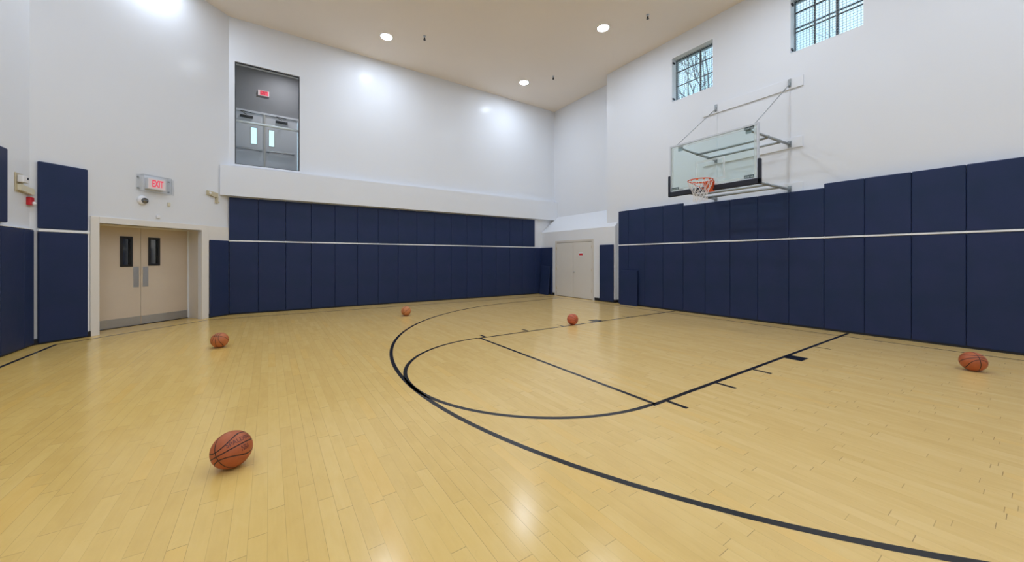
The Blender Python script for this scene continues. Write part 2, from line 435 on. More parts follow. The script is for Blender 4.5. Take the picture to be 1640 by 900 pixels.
# vinyl bases
def base(n, F, u0, u1, d1): struct(boxes('baseboard_' + n, F, [(u0, u1, 0, d1, 0, 0.10)], 'vinyl'))
base('back', BACK, -2.0, 8.25, 0.030)
base('right', RIGHT, -3.77, YF, 0.180)
bmb = bmnew()
box(bmb, WORLD, -2.0, -1.965, -7.8, -6.96, 0, 0.10); box(bmb, WORLD, -2.0, -1.99, -4.84, -3.95, 0, 0.10)
box(bmb, WORLD, -2.14, -2.0, -3.95, -3.94, 0, 0.10); box(bmb, WORLD, -2.14, -2.13, -3.94, -3.77, 0, 0.10)
struct(make('baseboard_alcove', bmb, 'vinyl'))
bmb = bmnew(); box(bmb, DIAG, -0.74, -0.007, 0, 0.03, 0, 0.10); box(bmb, DIAG, 2.125, 2.64, 0, 0.03, 0, 0.10)
struct(make('baseboard_corner', bmb, 'vinyl'))
base('left', LEFT, -5.45, YF, 0.03)

# ------------------------------------------------------------------ court lines (painted on the floor: children of the floor)
def flat(name, quads, label=None):
    bm = bmnew()
    for q in quads:
        vs = [bm.verts.new(V(x, y, 0.0008)) for x, y in q]; bm.faces.new(vs)
    n = make(name, bm, 'line', floor, label=label)
    for p in n.o.data.polygons:
        if p.normal.z < 0: p.flip()
    return n
def seg(a, b, w):
    a = V(*a); b = V(*b); d = (b - a).normalized(); n = V(-d.y, d.x) * w / 2
    return [tuple(a - n), tuple(b - n), tuple(b + n), tuple(a + n)]
def arc(c, r, a0, a1, w, n=90):
    out = []
    for i in range(n):
        t0 = a0 + (a1 - a0) * i / n; t1 = a0 + (a1 - a0) * (i + 1) / n
        P = lambda t, rr: (c[0] + rr * math.cos(t), c[1] + rr * math.sin(t))
        out.append([P(t0, r - w / 2), P(t1, r - w / 2), P(t1, r + w / 2), P(t0, r + w / 2)])
    return out
LW = 0.05
flat('three_point_line', arc((0.181, -0.067), 5.861, -PI / 2, PI / 2, LW) + [seg((-1.5, -6.12), (0.181, -5.928), LW), seg((-1.5, 5.80), (0.181, 5.794), LW)], 'wide black three point arc')
flat('free_throw_circle', arc((4.227, -0.02), 1.805, -PI / 2, PI / 2, LW), 'black half circle at the top of the lane')
flat('free_throw_line', [seg((4.19, -1.80), (4.19, 1.80), LW)])
flat('lane_line', [seg((-1.93, 1.80), (4.24, 1.80), LW)]); flat('lane_line', [seg((-1.93, -1.80), (4.24, -1.80), LW)])
flat('baseline', [seg((-1.50, -6.90), (-1.50, YF - .3), 0.032)], 'thin dark baseline')
flat('sideline', [seg((-1.50, -6.91), (8.55, -7.09), 0.042), seg((8.55, -7.09), (10.355, -5.33), 0.04), seg((10.355, -5.34), (10.355, YF - .3), 0.05)])
for s, xs, blk in ((1, (4.02, 3.055, 2.135, -0.05), (0.885, 1.155)), (-1, (4.06, 3.085, 2.155, -0.01), (0.93, 1.20))):
    for x in xs: flat('lane_space_mark', [seg((x, s * 1.82), (x, s * 2.035), LW if x > 0 else 0.03)])
    flat('lane_block', [[(blk[0], s * 1.82), (blk[1], s * 1.82), (blk[1], s * 2.035), (blk[0], s * 2.035)]])

# ------------------------------------------------------------------ wall pads
ORD = ['first', 'second', 'third', 'fourth', 'fifth', 'sixth', 'seventh', 'eighth', 'ninth', 'tenth', 'eleventh', 'twelfth', 'thirteenth', 'fourteenth', 'fifteenth', 'sixteenth']
def pad(F, u0, u1, d0, d1, z0, z1, label, group=None, name='safety_pad'):
    bm = bmnew(); g = 0.0008
    box(bm, F, min(u0, u1) + g, max(u0, u1) - g, d0, d1, z0, z1, bev=0.018, seg=4)
    n = make(name, bm, 'pad', smooth=False)
    return tag(n, label, 'wall pad', group)
def nth(i, n, a='left', b='right'):
    if i == 0: return a + 'most'
    if i == n - 1: return b + 'most'
    return ORD[i] + ' from the ' + a if i < n / 2 else ORD[n - 1 - i] + ' from the ' + b
# far wall: x edges from left (large x) to right
ex = [8.231] + [7.615 - 0.616 * i for i in range(16)]
for i in range(16):
    pad(BACK, ex[i], ex[i + 1], 0.005, 0.053, 1.922, 3.02, 'blue vinyl pad, %s in the upper row of the far wall' % nth(i, 16), 'upper pads on the far wall')
    pad(BACK, ex[i], ex[i + 1], 0.005, 0.053, 0.028, 1.884, 'tall blue vinyl pad, %s in the lower row of the far wall' % nth(i, 16), 'lower pads on the far wall')
pad(BACK, -1.626, -1.946, 0.005, 0.050, 0.028, 1.884, 'narrow blue-black filler pad at the right end of the far wall lower row', 'lower pads on the far wall')
# right wall
ey = [-3.77, -3.384] + [-2.783 + 0.601 * i for i in range(12)]
for i in range(13):
    top = 2.955 if i < 4 else (2.882 if i < 9 else 2.965)
    w = 'narrow ' if i == 0 else ''
    pad(RIGHT, ey[i], ey[i + 1], 0.14, 0.194, 1.893, top, '%snavy pad, %s in the upper row of the hoop wall' % (w, nth(i, 13)), 'upper pads on the right wall')
    pad(RIGHT, ey[i], ey[i + 1], 0.14, 0.194, 0.03, 1.855, 'tall %snavy pad, %s in the lower row of the hoop wall' % (w, nth(i, 13)), 'lower pads on the right wall')
# diagonal wall
pad(DIAG, -0.67, -0.055, 0.005, 0.055, 1.957, 3.085, 'upper navy pad left of the exit doors, under the bare white wall')
pad(DIAG, -0.67, -0.055, 0.005, 0.055, 0.02, 1.902, 'tall lower navy pad directly left of the exit door casing')
pad(DIAG, 2.137, 2.602, 0.005, 0.055, 0.02, 1.902, 'narrow dark navy pad directly right of the exit door casing')
# left wall
pad(LEFT, -5.43, -5.131, 0.005, 0.06, 0.02, 1.922, 'narrow black-looking pad on the left wall, next to the corner', 'lower pads on the left wall')
pad(LEFT, -5.131, -4.52, 0.005, 0.06, 0.02, 1.922, 'tall black-looking pad on the left wall, cut by the frame edge', 'lower pads on the left wall')
pad(LEFT, -4.52, -3.91, 0.005, 0.06, 0.02, 1.922, 'tall pad on the left wall, beyond the frame-edge one', 'lower pads on the left wall')
pad(LEFT, -4.70, -4.09, 0.005, 0.06, 1.985, 3.09, 'upper pad on the left wall, only a sliver at the photo edge')
# alcove wall
AL = Frame((-2.0, 0), (0, 1), (1, 0))
pad(AL, -7.79, -7.06, 0.005, 0.055, 0.03, 1.89, 'dark navy pad in the far corner, between far wall and closet doors')
pad(AL, -4.585, -3.985, 0.005, 0.050, 0.03, 1.91, 'lone black-looking pad between the closet doors and the white corner strip')
# loose pads leaning on others
def leaning(y0, y1, xb, xt, h, th, label):
    bm = bmnew()
    box(bm, WORLD, -th / 2, th / 2, y0, y1, 0, h, bev=0.012, seg=3)
    a = math.asin((xb - xt) / h)
    R = Matrix.Rotation(-a, 4, 'Y')
    bmesh.ops.transform(bm, matrix=Matrix.Translation((xb, 0, 0.0)) @ R, verts=bm.verts)
    mz = min(v.co.z for v in bm.verts)
    for v in bm.verts: v.co.z -= mz
    return tag(make('loose_pad', bm, 'pad'), label, 'loose pad')
leaning(-3.62, -2.99, -1.862, -1.885, 1.085, 0.06, 'short navy pad standing on the floor, leaning on the hoop wall')
leaning(-7.66, -7.12, -1.80, -1.905, 1.15, 0.045, 'short dark pad tilted against the far corner pad beside the closet')

# ------------------------------------------------------------------ exit double doors
D1 = root('door_1', DIAG.p(1.1, -0.53, 0)); struct(D1, 'pair of beige exit doors with black-framed slit windows')
dF = DIAG; dd0, dd1 = -0.575, -0.53
def leaf(u0, u1, lites, push, kick):
    bm = bmnew(); slab(bm, dF, u0, u1, 0.012, 2.112, dd0, dd1, [lites])
    L = make('door_leaf', bm, 'door', D1)
    bm = bmnew(); a, b, c, d = lites; w = 0.033
    for bb in ((a - .012, a + w, c - .012, d + .012), (b - w, b + .012, c - .012, d + .012), (a + w, b - w, c - .012, c + w), (a + w, b - w, d - w, d + .012)):
        box(bm, dF, bb[0], bb[1], dd0 + .005, dd1 + 0.012, bb[2], bb[3])
    make('window_frame', bm, 'black', L, label='black window frame')
    bm = bmnew(); box(bm, dF, a + .02, b - .02, dd0 + .01, dd0 + .022, c + .02, d - .02); make('window_pane', bm, 'dglass', L)
    bm = bmnew(); box(bm, dF, push[0], push[1], dd1, dd1 + 0.004, 0.83, 1.27, bev=0.0015); make('push_plate', bm, 'steel', L, label='brushed steel push plate')
    bm = bmnew(); box(bm, dF, kick[0], kick[1], dd1, dd1 + 0.003, 0.016, 0.192); make('kick_plate', bm, 'steel', L, label='brushed steel kick plate')
leaf(0.17, 1.106, (0.757, 0.948, 1.287, 1.905), (0.972, 1.072), (0.18, 1.098))
leaf(1.112, 2.040, (1.252, 1.452, 1.300, 1.905), (1.142, 1.242), (1.12, 2.032))
bm = bmnew()
box(bm, dF, 2.040, 2.088, -0.60, -0.515, 0, 2.12); box(bm, dF, 0.13, 0.17, -0.60, -0.515, 0, 2.12); box(bm, dF, 0.17, 2.04, -0.60, -0.518, 2.112, 2.125)
make('door_frame', bm, 'white', D1, label='white door frame')
bm = bmnew(); box(bm, dF, 0.17, 2.04, -0.60, -0.50, 0.0, 0.010); make('threshold', bm, 'black', D1)

# closet double doors
AL2 = AL
D2 = root('door_2', (-2.0, -5.9, 0)); struct(D2, 'pair of grey closet doors in the far corner')
def cleaf(u0, u1):
    bm = bmnew(); box(bm, AL2, u0, u1, -0.035, 0.012, 0.015, 2.045, bev=0.003); return make('door_leaf', bm, 'gdoor', D2)
la = cleaf(-6.815, -5.900); lb = cleaf(-5.892, -4.975)
bm = bmnew(); disc_lathe(bm, AL2.p(-5.84, 0.012, 0.95), (1, 0, 0), [(0.0, 0.0), (0.026, 0.0), (0.026, 0.008), (0.012, 0.012), (0.012, 0.03), (0.027, 0.04), (0.027, 0.052), (0.0, 0.058)], 20)
make('door_knob', bm, 'steel', lb, smooth=True)
for nd, y in ((la, -6.825), (lb, -4.966)):
    for z in (0.3, 1.05, 1.85):
        bm = bmnew(); box(bm, AL2, y - 0.012, y + 0.012, 0.0, 0.022, z - 0.05, z + 0.05, bev=0.003); make('hinge', bm, 'tan', nd)
bm = bmnew()
box(bm, AL2, -6.905, -6.825, -0.05, 0.02, 0, 2.135, bev=.003); box(bm, AL2, -4.968, -4.885, -0.05, 0.02, 0, 2.135, bev=.003)
box(bm, AL2, -6.825, -4.968, -0.05, 0.02, 2.055, 2.135, bev=.003)
make('door_frame', bm, 'gtrim', D2)
sg = boxes('door_sign', AL2, [(-5.60, -5.39, 0.012, 0.016, 1.53, 1.67)], 'plastic')
tag(sg, 'tiny white sign with a red band on the right closet door', 'sign')
bm = bmnew(); box(bm, AL2, -5.585, -5.405, 0.016, 0.019, 1.565, 1.635); make('sign_band', bm, 'red', sg, label='dark red band')

# ------------------------------------------------------------------ corridor window and corridor
Wn = root('window_3', BACK.p(7.39, 0, 3.9)); struct(Wn, 'tall fixed window to the upper corridor in the far wall')
a, b, c, d = WI; bm = bmnew(); w = 0.05
box(bm, BACK, a - w, a, -0.01, 0.012, c - w, d + w); box(bm, BACK, b, b + w, -0.01, 0.012, c - w, d + w)
box(bm, BACK, a, b, -0.01, 0.012, d, d + w); box(bm, BACK, a, b, -0.01, 0.012, c - w, c)
make('window_frame', bm, 'board', Wn)
bm = bmnew(); w = 0.02
for q in ((a, a + w, c, d), (b - w, b, c, d), (a + w, b - w, c, c + w), (a + w, b - w, d - w, d)): box(bm, BACK, q[0], q[1], -0.06, -0.03, q[2], q[3])
make('glazing_bead', bm, 'dark', Wn)
bm = bmnew(); box(bm, BACK, a + .01, b - .01, -0.05, -0.042, c + .01, d - .01); make('window_pane', bm, 'pane', Wn)
bm = bmnew()
hl = (6.60, 8.40, 3.85, 5.93)
slab(bm, HALL, 5.2, 9.2, 3.6, 7.6, -0.2, 0, [hl])
box(bm, WORLD, 5.0, 5.2, -9.9, -8.0, 3.6, 7.6); box(bm, WORLD, 9.2, 9.4, -9.9, -8.0, 3.6, 7.6)
struct(make('wall_corridor', bm, 'hall'), 'grey corridor wall seen through the upper window')
bm = bmnew(); box(bm, WORLD, 5.0, 9.4, -9.9, -8.0, 3.65, 3.85); struct(make('floor_corridor', bm, 'hall'))
bm = bmnew(); box(bm, WORLD, 5.0, 9.4, -9.9, -8.0, 7.3, 7.5); struct(make('ceiling_corridor', bm, 'hallceil'))
D3 = root('door_3', HALL.p(7.5, 0, 3.85)); struct(D3, 'pair of grey corridor doors with push bars behind the upper window')
bm = bmnew()
box(bm, HALL, 6.545, 6.605, -0.1, 0.03, 3.85, 5.985); box(bm, HALL, 8.395, 8.455, -0.1, 0.03, 3.85, 5.985); box(bm, HALL, 6.605, 8.395, -0.1, 0.03, 5.925, 5.985)
make('door_frame', bm, 'halldoor', D3)
box_ = boxes('centre_post', HALL, [(7.475, 7.515, -0.02, 0.04, 3.86, 5.92)], 'gtrim', D3)
def hleaf(u0, u1, lite, bar):
    bm = bmnew(); slab(bm, HALL, u0, u1, 3.86, 5.92, -0.055, -0.01, [lite]); L = make('door_leaf', bm, 'halldoor', D3)
    bm = bmnew(); box(bm, HALL, lite[0], lite[1], -0.035, -0.03, lite[2], lite[3]); make('window_pane', bm, 'pane', L)
    bm = bmnew(); q = 0.018
    for z in ((lite[0] - q, lite[0], lite[2] - q, lite[3] + q), (lite[1], lite[1] + q, lite[2] - q, lite[3] + q), (lite[0], lite[1], lite[2] - q, lite[2]), (lite[0], lite[1], lite[3], lite[3] + q)):
        box(bm, HALL, z[0], z[1], -0.012, 0.0, z[2], z[3])
    make('window_frame', bm, 'gtrim', L)
    bm = bmnew(); box(bm, HALL, bar[0], bar[1], 0.03, 0.075, 4.78, 4.83, bev=.006); box(bm, HALL, bar[0], bar[0] + .07, -0.01, 0.06, 4.765, 4.845, bev=.006); box(bm, HALL, bar[1] - .07, bar[1], -0.01, 0.06, 4.765, 4.845, bev=.006)
    make('push_bar', bm, 'steel', L)
    bm = bmnew(); cu = (u0 + u1) / 2; box(bm, HALL, cu - 0.16, cu + 0.16, -0.01, 0.06, 5.75, 5.81, bev=.005)
    tube(bm, [HALL.p(cu, 0.05, 5.83), HALL.p(cu + 0.15, 0.28, 5.85), HALL.p(cu - 0.12, 0.05, 5.91)], 0.010, 6)
    make('door_closer', bm, 'dark', L)
hleaf(7.515, 8.385, (7.70, 7.84, 4.98, 5.49), (7.56, 8.30))
hleaf(6.615, 7.475, (7.245, 7.378, 4.98, 5.49), (6.70, 7.44))
gr = root('guard_rail', (7.2, -8.1, 3.85)); tag(gr, 'white horizontal guard rail just behind the upper corridor window', 'railing')
bm = bmnew(); tube(bm, [(5.6, -8.1, 5.12), (8.8, -8.1, 5.12)], 0.034, 10); make('rail_bar', bm, 'white', gr, smooth=True)
for x in (5.6, 8.8):
    bm = bmnew(); tube(bm, [(x, -8.1, 3.85), (x, -8.1, 5.12)], 0.02, 8); make('rail_post', bm, 'white', gr)
ex_ = root('exit_sign', HALL.p(7.52, 0, 6.5)); tag(ex_, 'small red lit EXIT sign above the corridor doors, seen through the upper window', 'exit sign')
make('sign_box', (lambda bm: (box(bm, HALL, 7.375, 7.665, 0, 0.06, 6.50, 6.66, bev=.004), bm)[1])(bmnew()), 'signface', ex_)
bm = bmnew(); box(bm, HALL, 7.40, 7.61, 0.060, 0.062, 6.515, 6.645); make('sign_panel', bm, 'signred', ex_, label='glowing red panel')
bm = bmnew(); lettering(bm, 'EXIT', 0.15, lambda x, y: HALL.p(7.515 - x, 0.0635, 6.58 + y), bold=.003, sx=.62); make('sign_letters', bm, 'red', ex_)
def lamp(x, y, z, r, m, label, cat='ceiling light', group='recessed ceiling lamps'):
    L = root('ceiling_light', (x, y, z - 0.02)); tag(L, label, cat, group)
    bm = bmnew(); disc_lathe(bm, (x, y, z), (0, 0, -1), [(r + .022, 0.0), (r + .022, .008), (r, .012), (r - .004, 0.0)], 40); make('trim_ring', bm, 'ring', L, smooth=True)
    bm = bmnew(); disc_lathe(bm, (x, y, z), (0, 0, -1), [(0.0, .0075), (r - .004, .0075)], 40); make('lens', bm, m, L)
    for p in bpy.data.objects[L.o.children[-1].name].data.polygons:
        pass
    return L
lamp(7.0, -8.85, 7.3, 0.13, 'lens2', 'unseen lamp added to light the corridor, in its ceiling above the upper window')  # out-of-view lamp, added to brighten the corridor behind the window

# ------------------------------------------------------------------ hall lamps
LX = (-0.12, 4.64, 9.38); LY = (-6.42, -2.76, 0.90, 4.56, 7.3)
names = {(0, 0): 'round recessed lamp in the ceiling nearest the far corner', (1, 0): 'round recessed lamp above the far wall, left of the sprinkler',
         (0, 1): 'round recessed lamp in the ceiling above the hoop side'}
for i, x in enumerate(LX):
    for j, y in enumerate(LY):
        lb = names.get((i, j), 'recessed lamp outside the view, row %s over the %s' % (ORD[j], ('hoop side', 'centre', 'left side')[i]))
        lamp(x, y, CEIL, 0.15, 'lens', lb)

# sprinklers
for (x, y, lb) in ((3.76, -5.80, 'ceiling sprinkler right of the lamp above the far wall'), (-0.66, -1.76, 'ceiling sprinkler at the right, near the first clerestory window'), (-0.69, -5.50, 'ceiling sprinkler near the far corner lamp')):
    S = root('ceiling_sprinkler', (x, y, CEIL - 0.11)); tag(S, lb, 'sprinkler', 'ceiling sprinklers')
    bm = bmnew(); disc_lathe(bm, (x, y, CEIL), (0, 0, -1), [(0, 0), (.04, 0), (.04, .006), (.012, .012), (.012, .06), (0.0, .06)], 16); make('stem', bm, 'steel', S)
    bm = bmnew(); disc_lathe(bm, (x, y, CEIL), (0, 0, -1), [(0, .055), (.022, .055), (.022, .08), (.008, .085), (.008, .10), (.034, .104), (.034, .108), (0, .108)], 16); make('deflector', bm, 'black', S)

# ------------------------------------------------------------------ clerestory windows, guards
def window(n, H, vs, hs, label, glab):
    a, b, c, d = H
    Wd = root('window_%d' % n, RIGHT.p((a + b) / 2, -0.22, c)); struct(Wd, label)
    D0, D1_ = -0.27, -0.22
    bm = bmnew(); w = 0.018
    for q in ((a, a + w, c, d), (b - w, b, c, d), (a + w, b - w, c, c + w), (a + w, b - w, d - w, d)): box(bm, RIGHT, q[0], q[1], D0, D1_, q[2], q[3])
    make('window_frame', bm, 'dark', Wd)
    bm = bmnew()
    for (y, w) in vs: box(bm, RIGHT, y - w / 2, y + w / 2, D0 + .005, D1_ - .005, c + .02, d - .02)
    for (z, w) in hs: box(bm, RIGHT, a + .02, b - .02, D0 + .006, D1_ - .006, z - w / 2, z + w / 2)
    make('muntin', bm, 'dark', Wd)
    bm = bmnew(); box(bm, RIGHT, a + .01, b - .01, D0 + .022, D0 + .028, c + .01, d - .01); make('window_pane', bm, 'pane2', Wd)
    bm = bmnew(); e = 0.001
    for q in ((a - .0, a + .006, c, d), (b - .006, b, c, d)): box(bm, RIGHT, q[0], q[1], -.215, 0.004, q[2], q[3])
    box(bm, RIGHT, a, b, -.215, 0.004, d - .006, d); box(bm, RIGHT, a, b, -.215, .004, c, c + .006)
    make('window_reveal', bm, 'white', Wd)
    G_ = root('window_guard', RIGHT.p((a + b) / 2, -0.17, c)); tag(G_, glab, 'window guard')
    bm = bmnew(); k = a + 0.02
    nx = 21; nz = 22
    for i in range(nx + 1):
        y = a + .02 + (b - a - .04) * i / nx; tube(bm, [RIGHT.p(y, -0.17, c + .01), RIGHT.p(y, -0.17, d - .01)], 0.0042, 4)
    for i in range(nz + 1):
        z = c + .01 + (d - c - .02) * i / nz; tube(bm, [RIGHT.p(a + .015, -0.167, z), RIGHT.p(b - .015, -0.167, z)], 0.0042, 4)
    make('wire_mesh', bm, 'pipe', G_)
    bm = bmnew()
    bm.free()
    for z in (c + 0.10, d - 0.12):
        bm = bmnew(); box(bm, RIGHT, a + .006, a + .03, -0.12, -0.02, z - .02, z + .02)
        make('clip', bm, 'black', G_)
window(1, W1, [(-1.335, .034), (-1.69, .014)], [(6.79, .018), (6.39, .018)], 'small clerestory window near the ceiling, left of the pair', 'wire mesh guard over the smaller-looking left clerestory window')
window(2, W2, [(1.15, .030), (1.525, .034), (1.395, .014)], [(6.91, .016), (6.57, .014), (6.485, .018)], 'clerestory window at the top edge above the hoop', 'wire mesh guard over the right clerestory window above the hoop')

# ------------------------------------------------------------------ basketball hoop
XB = -0.30     # front face of the board
H = root('basketball_hoop', (-1.2, 0, 2.95)); tag(H, 'wall mounted glass backboard with orange rim and white net', 'basketball hoop')
y0, y1, z0, z1 = -0.914, 0.914, 2.945, 4.025
bm = bmnew(); box(bm, WORLD, XB - 0.013, XB, y0 + .03, y1 - .03, z0 + .03, z1 - .03); gl = make('backboard_glass', bm, 'bglass', H, label='greenish clear glass')
bm = bmnew(); w = 0.038
for q in ((y0, y1, z1 - w, z1), (y0, y1, z0, z0 + w), (y0, y0 + w, z0 + w, z1 - w), (y1 - w, y1, z0 + w, z1 - w)):
    box(bm, WORLD, XB - 0.035, XB + 0.006, q[0], q[1], q[2], q[3], bev=.003)
make('backboard_frame', bm, 'alu', H, label='satin aluminium frame')
bm = bmnew(); w = 0.012; f = XB + 0.0012       # border and target square, painted on the glass
def bline(a, b, c, d): box(bm, WORLD, XB, f, a, b, c, d)
for (A, B, Cc, Dd, w) in ((-0.31, 0.305, 3.08, 3.535, 0.045),):
    bline(A, B, Dd - w, Dd); bline(A, B, Cc, Cc + w); bline(A, A + w, Cc + w, Dd - w); bline(B - w, B, Cc + w, Dd - w)
w = 0.05
bline(y0 + .036, y1 - .036, z1 - .036 - w, z1 - .036); bline(y0 + .036, y1 - .036, z0 + .036, z0 + .036 + w)
bline(y0 + .036, y0 + .036 + w, z0 + .09, z1 - .09); bline(y1 - .036 - w, y1 - .036, z0 + .09, z1 - .09)
m_, nt_, b_ = nmat('white_frit'); b_.inputs['Base Color'].default_value = (.75, .82, .85, 1); b_.inputs['Alpha'].default_value = 0.35; b_.inputs['Roughness'].default_value = .4
make('target_square', bm, m_, gl, label='translucent white painted border and target square')
# U shaped edge padding
bm = bmnew(); pz = 3.34
box(bm, WORLD, XB - 0.055, XB + 0.028, y0 - .032, y1 + .032, z0 - .082, z0 + .026, bev=.012, seg=3)
box(bm, WORLD, XB - 0.055, XB + 0.028, y0 - .032, y0 + .016, z0 - .082, pz, bev=.012, seg=3)
box(bm, WORLD, XB - 0.055, XB + 0.028, y1 - .016, y1 + .032, z0 - .082, pz, bev=.012, seg=3)
make('edge_padding', bm, 'padedge', H, label='black navy edge padding')
# rim
RC = V(0.075, 0.0, 3.04); RR = 0.2286
bm = bmnew()
tube(bm, [RC + V(math.cos(t) * RR, math.sin(t) * RR, 0) for t in [2 * PI * k / 48 for k in range(48)]], 0.010, 10, closed=True)
xi = RC.x - RR
prism(bm, [(XB + .006, 3.055), (xi + .012, 3.05), (xi + .012, 3.018), (XB + .02, 2.86), (XB + .006, 2.86)], lambda p, s: V(p[0], (-0.075, 0.075)[s], p[1]))
box(bm, WORLD, XB + .004, XB + .018, -0.10, 0.10, 2.84, 3.06)
for s in (-1, 1):
    tube(bm, [V(XB + .02, s * .085, 2.90), V(RC.x - .06, s * .222, 3.03)], 0.008, 8)
    tube(bm, [V(XB + .02, s * .085, 3.04), V(RC.x - .10, s * .205, 3.04)], 0.008, 8)
for k in range(12):
    t = 2 * PI * (k + .5) / 12; c = RC + V(math.cos(t) * RR, math.sin(t) * RR, -0.014)
    box(bm, Frame((c.x, c.y), (-math.sin(t), math.cos(t)), (math.cos(t), math.sin(t))), -.018, .018, -.003, .003, c.z - .012, c.z + .008)
rim = make('rim', bm, 'rim', H, label='orange steel rim with bracket')
bm = bmnew()
prof = [(0.0, 0.226), (0.09, 0.205), (0.17, 0.165), (0.25, 0.135), (0.32, 0.125), (0.40, 0.135)]
def nr(z):
    for (a, ra), (b, rb) in zip(prof, prof[1:]):
        if z <= b: return ra + (rb - ra) * (z - a) / (b - a)
    return prof[-1][1]
for k in range(12):
    for s in (-1, 1):
        pts = []
        for i in range(15):
            q = i / 14; z = 0.40 * q
            # long open loops at the top, diamonds below
            turn = (q / 0.38) * 0.5 if q < .38 else 0.5 + (q - .38) / 0.155 * 0.5
            a = 2 * PI * (k + .5 + s * turn) / 12
            pts.append(RC + V(math.cos(a) * nr(z), math.sin(a) * nr(z), -0.018 - z))
        tube(bm, pts, 0.0042, 5)
make('net', bm, 'net', rim, label='white cord net')
# nameplates
def plate(ya, yb, za, zb, txt):
    bm = bmnew(); box(bm, WORLD, XB + .001, XB + .0035, ya, yb, za, zb); n = make('nameplate', bm, 'plate', gl, label='dark green nameplate with pale lettering')
for q in ((0.66, 0.835, 3.93, 3.985), (0.66, 0.835, 2.995, 3.055), (-0.87, -0.69, 3.005, 3.06)):
    plate(q[0], q[1], q[2], q[3], '')
    bm = bmnew(); cy, cz = (q[0] + q[1]) / 2, (q[2] + q[3]) / 2
    lettering(bm, 'PORTER', 0.045, lambda x, y: V(XB + .0042, cy + x, cz - .008 + y), bold=.001, sx=.95); make('nameplate_lettering', bm, 'silver', gl)
# support arms
def arm(p0, p1, r, name='support_arm'):
    bm = bmnew(); tube(bm, [p0, p1], r, 14); return make(name, bm, 'pipe', H, smooth=True)
for (s, ya, yb) in ((1, 0.79, 0.72), (-1, -0.79, -0.68)):
    for (zz, zb) in ((3.955, 3.935), (2.965, 2.965)):
        p0 = V(-2.10, ya, zz); p1 = V(XB - .045, yb, zb)
        a_ = arm(p0, p1, 0.024)
        bm = bmnew(); q = p0.lerp(p1, 0.55); tube(bm, [q, q + (p1 - p0).normalized() * .09], 0.032, 12); make('clamp', bm, 'pipe', a_, smooth=True)
        bm = bmnew(); tube(bm, [p0 - V(.0, 0, 0), p0 + (p1 - p0).normalized() * .85], 0.029, 12); make('sleeve', bm, 'pipe', a_, smooth=True)
        bm = bmnew(); box(bm, RIGHT, ya - .035, ya + .035, 0.030, 0.04, zz - .075, zz + .075); box(bm, RIGHT, ya - .022, ya + .022, 0.04, 0.085, zz - .045, zz + .04)
        make('wall_bracket', bm, 'pipe', H)
        bm = bmnew(); box(bm, WORLD, XB - .06, XB - .036, yb - .05, yb + .05, zb - .06, zb + .06); make('board_bracket', bm, 'pipe', H)
    bm = bmnew(); box(bm, RIGHT, ya - .028, ya + .028, 0.03, 0.045, 5.205, 5.38); box(bm, RIGHT, ya - .015, ya + .015, 0.045, 0.08, 5.22, 5.30); make('wall_bracket', bm, 'pipe', H, label='upper bracket holding the tension rod')
    bm = bmnew(); pa = V(-2.06, ya, 5.24); pb = V(XB - .03, yb + s * .10, z1 - .01); tube(bm, [pa, pb], 0.0085, 8)
    q = pa.lerp(pb, .10); tube(bm, [q, q + (pb - pa).normalized() * .12], 0.014, 8); make('tension_rod', bm, 'pipe', H, smooth=True)
for z in (3.925, 2.965):
    for x in (-1.107, -1.658):
        k = (x + 2.10) / (2.10 + XB); ya = -.79 + .11 * k; yb = .79 - .07 * k
        bm = bmnew(); tube(bm, [V(x, ya, z), V(x, yb, z)], 0.026, 14); make('cross_tube', bm, 'pipe', H, smooth=True)
# white backing boards on the wall
n = 10
for (ya, yb, za, zb, lb) in ((-1.12, 1.03, 5.165, 5.395, 'long white mounting board under the clerestory windows'), (-1.12, 1.02, 3.86, 4.085, 'middle white mounting board behind the backboard'), (-1.12, 1.02, 2.86, 3.10, 'lowest white mounting board just above the pads')):
    struct(boxes('trim_%d' % n, RIGHT, [(ya, yb, 0, 0.03, za, zb)], 'board', bev=.003), lb); n += 1
bm = bmnew(); box(bm, RIGHT, .765, .79, 0, .012, 2.9, 5.2); box(bm, RIGHT, -.80, -.775, 0, .012, 2.9, 5.2)
struct(make('trim_13', bm, 'board'), 'thin white uprights between the mounting boards')

# ------------------------------------------------------------------ exit sign in its clear guard
E_ = root('exit_sign', DIAG.p(1.0, 0, 2.86)); tag(E_, 'white EXIT sign with red letters above the beige doors, inside its clear guard', 'exit sign')
bm = bmnew(); box(bm, DIAG, 0.835, 1.165, 0.0, 0.095, 2.905, 3.135, bev=.006); make('sign_box', bm, 'plastic', E_)
bm = bmnew(); box(bm, DIAG, 0.85, 1.15, 0.095, 0.097, 2.92, 3.12); make('sign_panel', bm, 'signface', E_)
bm = bmnew(); lettering(bm, 'EXIT', 0.20, lambda x, y: DIAG.p(1.01 + x, 0.0985, 3.02 + y), bold=.006, sx=.50); make('sign_letters', bm, 'redtext', E_, label='glowing red letters')
Gd = root('sign_guard', DIAG.p(1.0, 0, 2.85)); tag(Gd, 'clear plastic guard box around the EXIT sign above the beige doors', 'sign guard')
bm = bmnew(); ga, gb, gc, gd_, gp = 0.745, 1.255, 2.845, 3.19, 0.125
box(bm, DIAG, ga, gb, gp - .006, gp, gc, gd_); make('front_sheet', bm, 'poly', Gd)
bm = bmnew()
for q in ((ga, ga + .006, gc, gd_), (gb - .006, gb, gc, gd_)): box(bm, DIAG, q[0], q[1], 0.004, gp - .006, q[2], q[3])
for q in ((gc, gc + .006), (gd_ - .006, gd_)): box(bm, DIAG, ga + .006, gb - .006, 0.004, gp - .006, q[0], q[1])
make('side_sheet', bm, 'poly', Gd)
bm = bmnew(); r_ = .007
